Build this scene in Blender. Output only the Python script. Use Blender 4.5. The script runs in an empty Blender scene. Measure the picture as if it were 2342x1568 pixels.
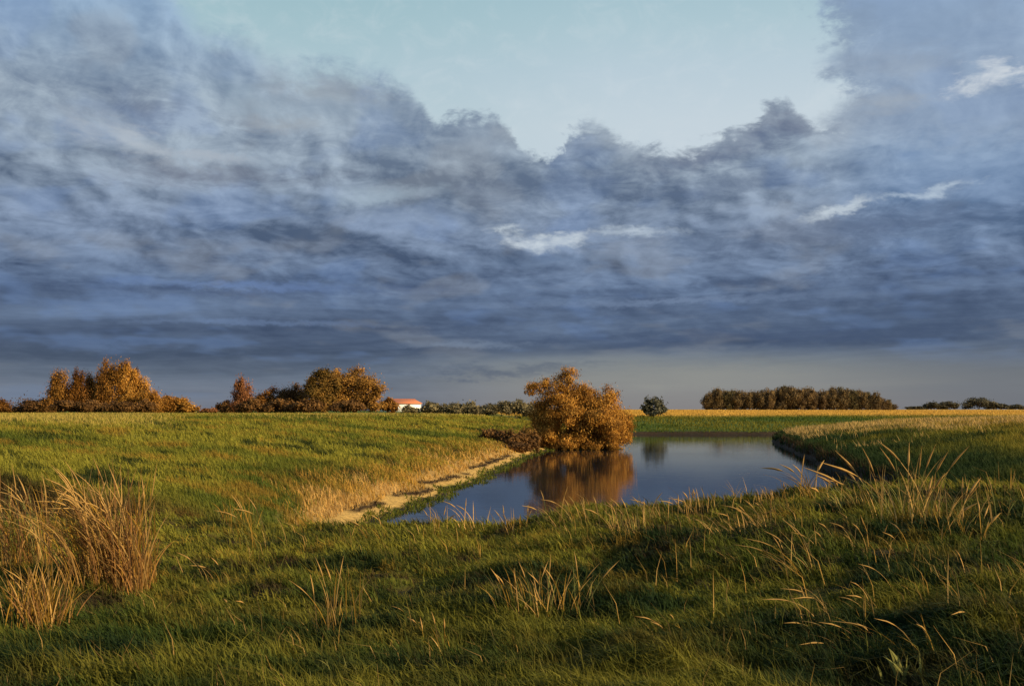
import bpy, math, random
import numpy as np
from mathutils import Vector

scene = bpy.context.scene
col = scene.collection
R = math.radians
rng = np.random.default_rng(7)
random.seed(7)

# ------------------------------------------------------------------ camera
EYE = 2.7
F = 995.0                       # focal length in pixels of the 1024 px frame
PITCH = math.atan(67.5 / F)
cam_d = bpy.data.cameras.new("camera")
cam = bpy.data.objects.new("camera", cam_d)
col.objects.link(cam)
cam.location = (0, 0, EYE)
cam.rotation_euler = (math.pi / 2 + PITCH, 0, 0)
cam_d.sensor_width = 36
cam_d.lens = F * 36 / 1024
cam_d.clip_start = 0.1
cam_d.clip_end = 9000
scene.camera = cam

K = 0.43723                     # measured picture units (2342 wide) -> 1024 px


def az_el(dx, dy):
    """direction (azimuth, elevation) of a measured picture position"""
    px, py = dx * K - 512, 342.5 - dy * K
    y = F * math.cos(PITCH) - py * math.sin(PITCH)
    z = F * math.sin(PITCH) + py * math.cos(PITCH)
    return math.atan2(px, y), math.atan2(z, math.hypot(px, y))


def lin(r, g, b):
    return tuple(((c / 255) / 12.92 if c <= 10 else (((c / 255) + 0.055) / 1.055) ** 2.4) for c in (r, g, b))


# ------------------------------------------------------------------ light
SUN_DIR = Vector((0.88, -0.42, 0.34)).normalized()
SUN_EL = math.asin(SUN_DIR.z)
SUN_AZ = math.atan2(SUN_DIR.x, SUN_DIR.y)
sun_d = bpy.data.lights.new("sun", 'SUN')
sun_d.energy = 5.0
sun_d.angle = R(0.6)
sun_d.color = (1.0, 0.78, 0.46)
sun = bpy.data.objects.new("sun", sun_d)
col.objects.link(sun)
sun.rotation_euler = SUN_DIR.to_track_quat('Z', 'Y').to_euler()
scene.view_settings.view_transform = 'Standard'
scene.view_settings.look = 'None'
scene.view_settings.gamma = 1
scene.view_settings.exposure = 0.45

# ------------------------------------------------------------------ sky (world)
world = bpy.data.worlds.new("World")
scene.world = world
world.use_nodes = True
try:
    world.cycles.sampling_method = 'NONE'       # the overcast is even: plain ray hits are enough
    scene.cycles.max_bounces = 5
    scene.cycles.diffuse_bounces = 2
except Exception:
    pass


class NT:
    """small helper to write node maths"""
    def __init__(s, tree):
        s.t = tree

    def n(s, typ, **kw):
        nd = s.t.nodes.new(typ)
        for k, v in kw.items():
            setattr(nd, k, v)
        return nd

    def put(s, sock, v):
        if hasattr(v, 'is_output'):
            s.t.links.new(v, sock)
        else:
            sock.default_value = v

    def m(s, op, a, b=None, c=None, clamp=False):
        nd = s.n('ShaderNodeMath', operation=op, use_clamp=clamp)
        for i, v in enumerate((a, b, c)):
            if v is not None:
                s.put(nd.inputs[i], v)
        return nd.outputs[0]

    def xyz(s, x, y, z=0.0):
        nd = s.n('ShaderNodeCombineXYZ')
        for i, v in enumerate((x, y, z)):
            s.put(nd.inputs[i], v)
        return nd.outputs[0]

    def noise(s, vec, scale, detail=5, rough=0.55, dist=0.0):
        nd = s.n('ShaderNodeTexNoise')
        s.put(nd.inputs['Vector'], vec)
        nd.inputs['Scale'].default_value = scale
        nd.inputs['Detail'].default_value = detail
        nd.inputs['Roughness'].default_value = rough
        nd.inputs['Distortion'].default_value = dist
        return nd.outputs['Fac']

    def rng(s, v, a, b, c=0.0, d=1.0, smooth=True):
        nd = s.n('ShaderNodeMapRange', interpolation_type='SMOOTHSTEP' if smooth else 'LINEAR')
        s.put(nd.inputs[0], v)
        for i, q in enumerate((a, b, c, d)):
            s.put(nd.inputs[i + 1], q)
        return nd.outputs[0]

    def mix(s, f, a, b, blend='MIX'):
        nd = s.n('ShaderNodeMix', data_type='RGBA', blend_type=blend)
        s.put(nd.inputs[0], f)
        for i, v in ((6, a), (7, b)):
            s.put(nd.inputs[i], v if hasattr(v, 'is_output') else (*v[:3], 1))
        return nd.outputs[2]

    def ramp(s, v, stops):
        nd = s.n('ShaderNodeValToRGB')
        s.put(nd.inputs[0], v)
        cr = nd.color_ramp
        while len(cr.elements) < len(stops):
            cr.elements.new(0.5)
        for e, (p, c) in zip(cr.elements, stops):
            e.position = p
            e.color = (*c, 1)
        return nd.outputs[0]

    def curve(s, v, pts):
        nd = s.n('ShaderNodeFloatCurve')
        s.put(nd.inputs['Value'], v)
        cu = nd.mapping.curves[0]
        while len(cu.points) < len(pts):
            cu.points.new(0.5, 0.5)
        for p, (x, y) in zip(cu.points, sorted(pts)):
            p.location = (x, y)
            p.handle_type = 'AUTO_CLAMPED'
        nd.mapping.update()
        return nd.outputs[0]


def build_sky():
    t = world.node_tree
    t.nodes.clear()
    N = NT(t)
    out = N.n('ShaderNodeOutputWorld')
    bg = N.n('ShaderNodeBackground')
    bg.inputs[1].default_value = 0.074
    t.links.new(bg.outputs[0], out.inputs[0])
    tc = N.n('ShaderNodeTexCoord')
    sep = N.n('ShaderNodeSeparateXYZ')
    t.links.new(tc.outputs['Generated'], sep.inputs[0])
    x, y, z = sep.outputs
    az = N.m('ARCTAN2', x, y)
    el = N.m('ARCSINE', z)
    elp = N.m('MAXIMUM', el, 0.0)
    ADD, SUB, MUL = (lambda a, b: N.m('ADD', a, b)), (lambda a, b: N.m('SUBTRACT', a, b)), (lambda a, b: N.m('MULTIPLY', a, b))

    def dev(n, k):
        return MUL(SUB(n, 0.5), k)

    # coordinates in which clouds flatten into streaks towards the horizon
    w = MUL(N.m('LOGARITHM', ADD(elp, 0.06), math.e), 1.7)

    def P(sa, sw, off, da=0.0, dw=0.0):
        return N.xyz(MUL(ADD(az, da), sa), MUL(ADD(w, dw), sw), off)
    P2 = N.xyz(MUL(az, 5.0), MUL(el, 9.0), 9.7)
    nb = N.noise(P(4.0, 1.0, 3.1), 0.9, 4, 0.55, 0.3)               # big masses
    bil = N.noise(P(4.2, 1.15, 7.4), 2.6, 5, 0.52, 0.25)            # billows ...
    bil2 = N.noise(P(4.2, 1.15, 7.4, 0.012, 0.045), 2.6, 5, 0.52, 0.25)   # ... and the same a step towards the light
    relief = MUL(SUB(bil, bil2), 3.0)
    fin = N.noise(P(13.0, 4.6, 1.0), 1.7, 4, 0.66, 0.6)             # fine streaks
    fin2 = N.noise(P(13.0, 4.6, 1.0, 0.006, 0.016), 1.7, 4, 0.66, 0.6)
    relief2 = MUL(SUB(fin, fin2), 0.8)
    nf = N.noise(P2, 5.0, 4, 0.62, 0.5)                             # edges
    nf2 = N.noise(P2, 15.0, 3, 0.65, 0.3)
    tone = N.noise(P(4.6, 1.3, 13.0), 1.9, 3, 0.6)
    band = N.noise(N.xyz(ADD(MUL(az, 1.9), MUL(nb, 0.5)), ADD(MUL(el, 40.0), MUL(az, -1.6)), 4.0), 1.0, 4, 0.54, 0.4)
    brush = N.noise(N.xyz(ADD(MUL(az, 26.0), MUL(el, 18.0)), ADD(MUL(el, 95.0), MUL(az, 6.0)), 2.0), 1.0, 4, 0.72, 0.8)

    # clear sky
    nish = N.n('ShaderNodeTexSky', sky_type='NISHITA')
    nish.sun_disc = False
    nish.sun_elevation = SUN_EL
    nish.sun_rotation = SUN_AZ

    def er(dy):
        return az_el(1171, dy)[1] * 2.2
    q = MUL(elp, 2.2)
    clear = N.ramp(q, [(er(420), lin(200, 212, 222)), (er(290), lin(198, 212, 221)), (er(170), lin(187, 206, 217)), (er(60), lin(174, 200, 210)), (er(-60), lin(160, 192, 203)), (0.98, lin(120, 160, 184))])
    clear = N.mix(N.rng(ADD(az, dev(nb, 0.3)), -0.30, 0.16, 0.35, 0.0), clear, lin(138, 180, 186))
    clear = N.mix(N.m('MULTIPLY', N.rng(fin, 0.45, 0.8), 0.25), clear, lin(214, 223, 228))
    clear10 = N.n('ShaderNodeVectorMath', operation='SCALE')
    t.links.new(clear, clear10.inputs[0])
    clear10.inputs['Scale'].default_value = 10
    clear = N.mix(0.04, clear10.outputs[0], nish.outputs[0])

    # cloud colour: lit tone and shaded tone by elevation
    shade = N.ramp(q, [(er(945), lin(100, 108, 124)), (er(860), lin(76, 90, 110)), (er(790), lin(62, 76, 100)), (er(660), lin(62, 78, 106)),
                       (er(520), lin(78, 95, 120)), (er(400), lin(98, 114, 136)), (er(260), lin(108, 126, 150)), (er(60), lin(116, 143, 174))])
    lit = N.ramp(q, [(er(945), lin(122, 128, 140)), (er(860), lin(110, 124, 144)), (er(790), lin(98, 115, 140)), (er(660), lin(116, 137, 168)),
                     (er(520), lin(142, 160, 186)), (er(400), lin(164, 180, 196)), (er(260), lin(168, 184, 198)), (er(60), lin(152, 179, 206))])
    low = N.rng(el, 0.17, 0.07)
    f = ADD(dev(nb, 1.35), relief)
    f = ADD(f, relief2)
    f = ADD(f, dev(bil, 0.75))
    f = ADD(f, dev(brush, 0.32))
    f = ADD(f, dev(fin, 0.40))
    f = ADD(MUL(f, SUB(1.0, MUL(low, 0.68))), MUL(low, dev(band, 2.1)))
    f = N.m('ADD', f, SUB(0.53, MUL(low, 0.08)), clamp=True)
    cloud = N.mix(f, shade, lit)
    # warm grey and blue passages
    cloud = N.mix(MUL(MUL(N.rng(tone, 0.53, 0.66), N.rng(el, 0.02, 0.07)), 0.24), cloud, lin(148, 152, 156))
    cloud = N.mix(MUL(MUL(N.rng(tone, 0.46, 0.34), N.rng(el, 0.02, 0.07)), 0.26), cloud, lin(112, 142, 190))
    # the right-hand sky is bluer high up
    rb = MUL(N.rng(az, 0.26, 0.40), N.rng(el, 0.12, 0.22))
    cloud = N.mix(MUL(rb, 0.45), cloud, lin(112, 146, 190))

    # grey rain under the overcast, heaviest to the right
    edge = ADD(dev(band, 0.03), az_el(1600, 812)[1])
    curtain = MUL(N.rng(el, ADD(edge, 0.016), SUB(edge, 0.024)), N.rng(az, -0.17, 0.08, 0.12, 1.0))
    rain = N.ramp(MUL(elp, 12), [(0.0, lin(135, 131, 130)), (0.3, lin(143, 143, 139)), (0.6, lin(137, 141, 137)), (0.9, lin(100, 110, 119))])
    rain = N.mix(MUL(N.rng(ADD(az, dev(band, .2)), 0.24, 0.46), 0.6), rain, lin(96, 103, 114))
    cloud = N.mix(MUL(curtain, 0.85), cloud, rain)

    brk = ADD(ADD(dev(fin, 1.3), dev(brush, 1.3)), dev(bil, 1.2))
    wa = ADD(az, dev(nf, 0.11))
    wa2 = ADD(az, dev(bil, 0.20))
    we = ADD(el, ADD(dev(bil, 0.045), dev(nf2, 0.014)))

    wet = ADD(el, ADD(dev(band, 0.012), dev(nf2, 0.012)))

    def blob(base, dx, dy, rx, ry, c, s, tilt=0.0, soft=0.2):
        a0, e0 = az_el(dx, dy)
        a1, e1 = rx * K / F, ry * K / F
        u = SUB(wa2 if rx > 150 else wa, a0)
        v = SUB(SUB(we if ry > 12 else wet, e0), MUL(u, tilt))
        d = N.m('SQRT', ADD(N.m('POWER', N.m('ABSOLUTE', N.m('DIVIDE', u, a1)), 2.0), N.m('POWER', N.m('ABSOLUTE', N.m('DIVIDE', v, e1)), 2.0)))
        return N.mix(MUL(MUL(N.rng(ADD(d, brk), 1.4, soft - 0.4), s), N.rng(bil, 0.3, 0.6, 0.72, 1.0)), base, lin(*c))

    # shaded masses
    for b in [(330, 258, 190, 46, (100, 112, 138), .6), (930, 305, 80, 60, (104, 124, 152), .55), (470, 395, 230, 34, (108, 112, 128), .55),
              (1290, 420, 300, 55, (88, 106, 134), .65, .10), (1640, 350, 210, 36, (84, 100, 130), .75, .22), (1620, 430, 260, 32, (86, 103, 132), .5, .12),
              (1790, 285, 70, 40, (100, 110, 134), .6), (1950, 525, 330, 36, (78, 93, 120), .7, .05), (520, 665, 420, 20, (64, 80, 112), .5),
              (950, 748, 330, 14, (62, 77, 104), .5), (1700, 640, 420, 18, (62, 78, 106), .5, .05), (700, 560, 300, 26, (78, 95, 122), .4),
              (1960, 745, 500, 36, (66, 83, 110), .55), (300, 800, 420, 14, (66, 80, 100), .45), (1120, 850, 200, 14, (66, 82, 108), .6),
              (1930, 60, 60, 90, (112, 136, 164), .55), (2130, 60, 180, 60, (118, 145, 176), .5), (1330, 325, 100, 24, (122, 136, 154), .5), (200, 170, 200, 40, (116, 134, 156), .4),
              (1650, 775, 480, 20, (66, 82, 112), .5)]:
        cloud = blob(cloud, *b)
    # lighter openings and lit wisps
    for b in [(310, 322, 150, 34, (178, 188, 198), .9, -.14), (480, 355, 130, 12, (168, 178, 190), .8), (870, 455, 150, 20, (166, 184, 198), .7),
              (880, 510, 190, 24, (146, 166, 196), .55), (1225, 545, 70, 24, (200, 211, 220), 1.0), (1170, 522, 70, 10, (190, 202, 212), .9), (1290, 535, 60, 16, (196, 207, 216), .9),
              (1440, 528, 95, 12, (184, 198, 212), .9), (1920, 486, 60, 18, (196, 208, 218), 1.0, .2), (1980, 470, 60, 14, (192, 204, 214), .9, .25), (2120, 436, 60, 13, (180, 196, 212), .9, .1),
              (2180, 424, 50, 12, (178, 194, 210), .85, .2), (2270, 170, 60, 32, (208, 216, 224), 1.0, .2), (2310, 158, 40, 30, (206, 214, 222), .9), (2200, 210, 55, 15, (206, 214, 222), .95, .15),
              (1760, 490, 90, 10, (158, 176, 198), .6, .18), (560, 652, 260, 10, (112, 138, 184), .6), (1500, 690, 420, 8, (124, 143, 172), .6, .02),
              (1060, 788, 150, 10, (134, 150, 172), .6), (620, 738, 330, 8, (114, 136, 172), .5), (1300, 590, 280, 20, (116, 138, 168), .4, .08),
              (2030, 240, 70, 26, (160, 166, 172), .5), (760, 205, 150, 36, (156, 163, 168), .6), (640, 270, 130, 26, (160, 160, 160), .45), (560, 215, 110, 40, (146, 166, 182), .5), (2080, 150, 90, 36, (152, 163, 176), .4), (150, 900, 330, 24, (104, 126, 158), .4),
              (1560, 865, 200, 30, (146, 147, 142), .5), (720, 250, 200, 40, (150, 168, 184), .45), (1110, 320, 80, 40, (150, 164, 180), .5)]:
        cloud = blob(cloud, *b)
    cl10 = N.n('ShaderNodeVectorMath', operation='SCALE')
    t.links.new(cloud, cl10.inputs[0])
    cl10.inputs['Scale'].default_value = 10

    # where the overcast ends: its upper outline in direction space
    pts = [(-60, -420), (120, -300), (300, -90), (390, -20), (450, 70), (560, 100), (615, 150), (700, 170), (760, 158), (860, 184), (935, 214), (975, 262), (1000, 280),
           (1050, 268), (1110, 264), (1165, 298), (1195, 345), (1225, 356), (1262, 338), (1300, 302), (1365, 288), (1410, 316), (1445, 328), (1500, 352),
           (1580, 340), (1660, 312), (1720, 292), (1755, 256), (1800, 238), (1835, 268), (1885, 292), (1940, 285), (2050, 280), (2340, 270)]
    cp = []
    for px, py in pts:
        a, e = az_el(px, py)
        cp.append(((a + 0.6) / 1.2, min(e / 0.6, 1.0)))
    cp = sorted([(0.0, 1.0), (0.03, 1.0)] + cp + [(0.985, 0.6), (1.0, 1.0)])
    an = ADD(az, dev(nf, 0.05))
    B = MUL(N.curve(N.m('DIVIDE', ADD(an, 0.6), 1.2, clamp=True), cp), 0.6)
    dd = ADD(SUB(B, el), ADD(dev(nf, 0.045), dev(nf2, 0.022)))
    soft = N.rng(az, -0.20, -0.06, 0.022, 0.007)
    mask = N.rng(dd, MUL(soft, -1.0), soft)
    # the separate cloud that fills the upper right
    rp = []
    for px, py in [(1880, 300), (1905, 255), (1950, 218), (1915, 185), (1895, 145), (1930, 110), (1905, 62), (1862, 5), (1840, -90), (1800, -300), (1700, -500)]:
        a, e = az_el(px, py)
        rp.append((min(e / 0.6, 1), (a + 0.6) / 1.2))
    rp = sorted([(0.0, rp[0][1])] + rp)
    AR = SUB(MUL(N.curve(N.m('DIVIDE', ADD(el, dev(nf2, 0.03)), 0.6, clamp=True), rp), 1.2), 0.6)
    dr = ADD(SUB(az, AR), ADD(dev(nf, 0.07), dev(nf2, 0.04)))
    mask = N.m('MAXIMUM', mask, N.rng(dr, -0.02, 0.022))
    # the sky behind the viewer is overcast as well
    mask = N.m('MAXIMUM', mask, N.rng(N.m('ABSOLUTE', az), 0.62, 0.8))
    # vapour thins and catches light along the outline
    glow = MUL(MUL(N.rng(dd, 0.03, 0.0), N.rng(az, 0.0, 0.1)), 0.18)
    cl = N.mix(glow, cl10.outputs[0], tuple(c * 10 for c in lin(190, 198, 204)))
    final = N.mix(mask, clear, cl)
    t.links.new(final, bg.inputs[0])


build_sky()

# ------------------------------------------------------------------ numpy noise
def _hash(ix, iy, seed):
    h = (ix.astype(np.int64) * 374761393 + iy.astype(np.int64) * 668265263 + seed * 974634777) & 0xFFFFFFFF
    h = ((h ^ (h >> 13)) * 1274126177) & 0xFFFFFFFF
    return ((h ^ (h >> 16)) & 0xFFFFFF) / float(0xFFFFFF)


def vnoise(x, y, seed=0):
    x0, y0 = np.floor(x), np.floor(y)
    fx, fy = x - x0, y - y0
    fx, fy = fx * fx * (3 - 2 * fx), fy * fy * (3 - 2 * fy)
    a, b = _hash(x0, y0, seed), _hash(x0 + 1, y0, seed)
    c, d = _hash(x0, y0 + 1, seed), _hash(x0 + 1, y0 + 1, seed)
    return (a * (1 - fx) + b * fx) * (1 - fy) + (c * (1 - fx) + d * fx) * fy


def fbm(x, y, seed=0, oct=4):
    v, a, s = 0, 0.5, 0
    for i in range(oct):
        v = v + a * vnoise(x * 2 ** i + 17.3 * i, y * 2 ** i - 9.1 * i, seed + i)
        s += a
        a *= 0.5
    return v / s


def sstep(a, b, x):
    t = np.clip((x - a) / (b - a), 0, 1)
    return t * t * (3 - 2 * t)


# ------------------------------------------------------------------ terrain
LC = 1 / math.hypot(1, 0.128)


def p_left(x, y):
    wob = (fbm(y * 0.35, y * 0 + 2.0, 3, 3) - 0.5) * (0.25 + 0.55 * sstep(26, 36, y))
    return (-3.16 + 0.128 * (y - 25.6) - x) * LC + wob


def p_right(x, y):
    wob = (fbm(y * 0.3, y * 0 + 5.0, 5, 3) - 0.5) * 1.0
    a = (x - (13.2 + 0.194 * (y - 38))) * 0.98 + wob
    b = 93 + 0.04 * (x - 23) - y + wob
    return np.minimum(a, b) - 0.25 * np.exp(-((a - b) / 3.0) ** 2) * 3.0


def p_far(x, y):
    return y - 112.5 + (fbm(x * 0.12, x * 0 + 1.0, 8, 3) - 0.5) * 2.2


CREST_X = [-60, -14, -5, -3, -1.9, -0.15, 1.26, 3.0, 4.4, 5.8, 7.2, 8.2, 12, 30]
CREST_Z = [0.95, 0.95, 0.85, 0.74, 0.76, 0.72, 1.02, 1.14, 1.27, 1.42, 1.40, 1.30, 1.3, 1.3]


def parts(x, y):
    pl, pr, pf = p_left(x, y), p_right(x, y), p_far(x, y)
    hl = np.interp(pl, [-3, -.5, 0, .5, 1.0, 1.35, 3, 8, 14, 20, 40, 9000], [-.9, -.22, 0, .14, .26, .45, .9, 1.5, 2.0, 2.16, 2.2, 2.2])
    hl = np.where(hl > 0, hl * sstep(5, 19, y), hl)
    hr = np.interp(pr, [-3, -.3, 0, .3, .9, 5, 12, 24, 60, 9000], [-.9, -.3, 0, .42, .6, 1.15, 1.7, 2.2, 2.45, 2.5])
    hr = np.where(hr > 0, hr * sstep(5, 22, y), hr)
    hf = np.interp(pf, [-3, -.3, 0, .5, 6, 20, 38, 60, 200, 300, 600, 9000], [-.9, -.1, .05, .32, .75, 1.5, 1.98, 2.1, 2.75, 3.15, 3.4, 3.4])
    hf = np.where(hf > 0, np.minimum(hf, 2.25 + 1.2 * sstep(-.03, .06, x / np.maximum(y, 1))), hf)
    cz = np.interp(x, CREST_X, CREST_Z)
    up = 1.0 + (cz - 1.0) * sstep(3, 16, y)
    hn = np.where(y < 16, up, cz - (y - 16) * (cz + 0.9) / 8.0 * (0.55 + 0.45 * sstep(16, 20, y)))
    hn = np.maximum(hn, -0.9)
    isl = -0.9 + 1.15 * np.exp(-(((x - 5.0) / 4.2) ** 2 + ((y - 71.0) / 2.6) ** 2) ** 2)
    return pl, pr, pf, hl, hr, hf, hn, isl


def height(x, y, full=False):
    x, y = np.asarray(x, float), np.asarray(y, float)
    pl, pr, pf, hl, hr, hf, hn, isl = parts(x, y)
    st = np.stack([hl, hr, hf, hn, isl])
    h = st.max(0)
    amp = sstep(0.1, 0.7, h)
    near = 1 - sstep(14, 40, y)
    b = (fbm(x * 0.9, y * 0.9, 21, 3) - 0.5) * 0.30 * near + (fbm(x * 0.22, y * 0.22, 22, 3) - 0.5) * 0.36
    tus = (np.abs(fbm(x * 1.5 + y * .3, y * 2.2, 23, 3) - .5) * -2 + .5) * .24 * (1 - sstep(16, 30, y))
    lefts = (st.argmax(0) == 0)
    amp = np.where(lefts, amp * (.25 + .75 * sstep(2.0, 5, pl)) * (1 - .75 * sstep(9, 18, pl)), amp)
    h = h - .5 * np.exp(-((y - 17.9 - .15 * (x + 6)) / .95) ** 2) * sstep(-2.8, -3.8, x) * sstep(-16, -11, x)
    h = h + np.where(lefts, .55 * (fbm(x * .10 + 3, y * .07, 24, 3) - .45) * sstep(3, 7, pl) * sstep(15, 9, pl), 0)
    h2 = h + (b + tus) * amp * (1 - 0.75 * sstep(80, 160, y))
    if full:
        return h2, st.argmax(0), pl, pr, pf
    return h2


def hz(x, y):
    return float(height(np.array([x]), np.array([y]))[0])


def ground_at(dx, dy):
    """world point on the ground seen at a measured picture position"""
    a, e = az_el(dx, dy)
    d = np.concatenate([np.arange(4, 60, 0.03), np.arange(60, 400, 0.3)])
    X, Y = d * math.sin(a), d * math.cos(a)
    Z = EYE + d * math.tan(e)
    hit = np.nonzero(height(X, Y) >= Z)[0]
    i = hit[0] if len(hit) else len(d) - 1
    return float(X[i]), float(Y[i])


def XW(dx, y):
    return (dx * K - 512) / F * y


def ZW(dy, y):
    return EYE + (410 - dy * K) / F * y


# ------------------------------------------------------------------ mesh helpers
def make_mesh(name, V, quads=None, tris=None, colors=None, mat=None, smooth=False):
    V = np.ascontiguousarray(V, np.float32).reshape(-1, 3)
    me = bpy.data.meshes.new(name)
    me.vertices.add(len(V))
    me.vertices.foreach_set('co', V.ravel())
    loops, starts, n = [], [], 0
    for fcs, k in ((quads, 4), (tris, 3)):
        if fcs is not None and len(fcs):
            fcs = np.asarray(fcs, np.int32).reshape(-1, k)
            loops.append(fcs.ravel())
            starts.append(n + np.arange(len(fcs), dtype=np.int32) * k)
            n += fcs.size
    loops = np.concatenate(loops)
    starts = np.concatenate(starts)
    me.loops.add(len(loops))
    me.loops.foreach_set('vertex_index', loops)
    me.polygons.add(len(starts))
    me.polygons.foreach_set('loop_start', starts)
    me.update(calc_edges=True)
    if colors is not None:
        c = np.ones((len(V), 4), np.float32)
        c[:, :3] = np.clip(colors, 0, 1)
        at = me.color_attributes.new('tint', 'FLOAT_COLOR', 'POINT')
        at.data.foreach_set('color', c.ravel())
    if smooth:
        me.polygons.foreach_set('use_smooth', np.ones(len(starts), bool))
    if mat:
        me.materials.append(mat)
    return me


def link(name, me, parent=None, label=None, cat=None, group=None, kind=None, loc=None):
    o = bpy.data.objects.new(name, me)
    col.objects.link(o)
    if parent:
        o.parent = parent
    if loc is not None:
        o.location = loc
    tag(o, label, cat, group, kind)
    return o


def tag(o, label=None, cat=None, group=None, kind=None):
    for k, v in (('label', label), ('category', cat), ('group', group), ('kind', kind)):
        if v:
            o[k] = v


def ribbons(path, width, side):
    """path (N,S,3), width (N,S), side (N,3) -> V, quads"""
    n, s, _ = path.shape
    off = side[:, None, :] * width[:, :, None] * 0.5
    V = np.stack([path - off, path + off], 2).reshape(-1, 3)
    b = np.arange(n)[:, None] * (2 * s) + np.arange(s - 1)[None, :] * 2
    q = np.stack([b, b + 1, b + 3, b + 2], -1).reshape(-1, 4)
    return V, q


def tube(path, rad, sides=6):
    path = [Vector(p) for p in path]
    V, q = [], []
    for i, p in enumerate(path):
        d = (path[min(i + 1, len(path) - 1)] - path[max(i - 1, 0)]).normalized()
        a = d.cross(Vector((0.31, 0.95, 0.11))).normalized()
        b = d.cross(a)
        for k in range(sides):
            an = 2 * math.pi * k / sides
            V.append(p + (a * math.cos(an) + b * math.sin(an)) * rad[i])
    for i in range(len(path) - 1):
        for k in range(sides):
            k2 = (k + 1) % sides
            q.append((i * sides + k, i * sides + k2, (i + 1) * sides + k2, (i + 1) * sides + k))
    return [tuple(v) for v in V], q


class Acc:
    def __init__(s):
        s.V, s.q, s.c = [], [], []
        s.n = 0

    def add(s, V, q, c=None):
        V = np.asarray(V, float).reshape(-1, 3)
        s.V.append(V)
        s.q.append(np.asarray(q, int).reshape(-1, 4) + s.n)
        if c is not None:
            c = np.asarray(c, float)
            s.c.append(np.broadcast_to(c, V.shape))
        s.n += len(V)

    def mesh(s, name, mat, smooth=False):
        return make_mesh(name, np.concatenate(s.V), np.concatenate(s.q), None, np.concatenate(s.c) if s.c else None, mat, smooth)


# ------------------------------------------------------------------ materials
def mat_new(name):
    m = bpy.data.materials.new(name)
    m.use_nodes = True
    m.node_tree.nodes.clear()
    N = NT(m.node_tree)
    o = N.n('ShaderNodeOutputMaterial')
    return m, N, o


def leaf_mat(name, transl=0.35, rough=0.7, spec=0.15, vary=0.3, up=0.0):
    m, N, o = mat_new(name)
    at = N.n('ShaderNodeAttribute', attribute_name='tint')
    geo = N.n('ShaderNodeNewGeometry')
    nz = N.noise(geo.outputs['Position'], 9.0, 3, 0.6)
    hsv = N.n('ShaderNodeHueSaturation')
    N.put(hsv.inputs['Color'], at.outputs['Color'])
    N.put(hsv.inputs['Value'], N.rng(nz, 0.25, 0.75, 1 - vary, 1 + vary))
    p = N.n('ShaderNodeBsdfPrincipled')
    N.put(p.inputs['Base Color'], hsv.outputs[0])
    p.inputs['Roughness'].default_value = rough
    p.inputs['Specular IOR Level'].default_value = spec
    tr = N.n('ShaderNodeBsdfTranslucent')
    N.put(tr.inputs[0], hsv.outputs[0])
    mx = N.n('ShaderNodeMixShader')
    mx.inputs[0].default_value = transl
    N.t.links.new(p.outputs[0], mx.inputs[1])
    N.t.links.new(tr.outputs[0], mx.inputs[2])
    N.t.links.new(mx.outputs[0], o.inputs[0])
    return m


M_GRASS = leaf_mat('grass_blades', 0.35, 0.75, 0.12)
M_LEAF = leaf_mat('autumn_leaves', 0.3, 0.7, 0.12)
M_STRAW = leaf_mat('dry_straw', 0.3, 0.8, 0.1, 0.2)


def bark_mat():
    m, N, o = mat_new('bark')
    geo = N.n('ShaderNodeNewGeometry')
    mp = N.n('ShaderNodeMapping')
    mp.inputs['Scale'].default_value = (8, 8, 2)
    N.put(mp.inputs[0], geo.outputs['Position'])
    nz = N.noise(mp.outputs[0], 1.5, 5, 0.65)
    p = N.n('ShaderNodeBsdfPrincipled')
    N.put(p.inputs['Base Color'], N.ramp(nz, [(0.3, (.035, .022, .013)), (0.7, (.13, .085, .05))]))
    p.inputs['Roughness'].default_value = 0.9
    bp = N.n('ShaderNodeBump')
    bp.inputs['Strength'].default_value = 0.6
    N.put(bp.inputs['Height'], nz)
    N.put(p.inputs['Normal'], bp.outputs[0])
    N.t.links.new(p.outputs[0], o.inputs[0])
    return m


M_BARK = bark_mat()


def ground_mat():
    m, N, o = mat_new('ground_soil_and_turf')
    at = N.n('ShaderNodeAttribute', attribute_name='tint')
    geo = N.n('ShaderNodeNewGeometry')
    n1 = N.noise(geo.outputs['Position'], 2.2, 7, 0.65)
    n2 = N.noise(geo.outputs['Position'], 14.0, 4, 0.6)
    hsv = N.n('ShaderNodeHueSaturation')
    N.put(hsv.inputs['Color'], at.outputs['Color'])
    N.put(hsv.inputs['Value'], N.m('ADD', N.rng(n1, 0.25, 0.75, 0.55, 1.05), N.rng(n2, 0.3, 0.7, 0.0, 0.4)))
    p = N.n('ShaderNodeBsdfPrincipled')
    N.put(p.inputs['Base Color'], hsv.outputs[0])
    p.inputs['Roughness'].default_value = 0.95
    p.inputs['Specular IOR Level'].default_value = 0.1
    bp = N.n('ShaderNodeBump')
    bp.inputs['Strength'].default_value = 0.7
    bp.inputs['Distance'].default_value = 0.12
    N.put(bp.inputs['Height'], N.m('ADD', n1, N.m('MULTIPLY', n2, 0.4)))
    N.put(p.inputs['Normal'], bp.outputs[0])
    N.t.links.new(p.outputs[0], o.inputs[0])
    return m


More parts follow.
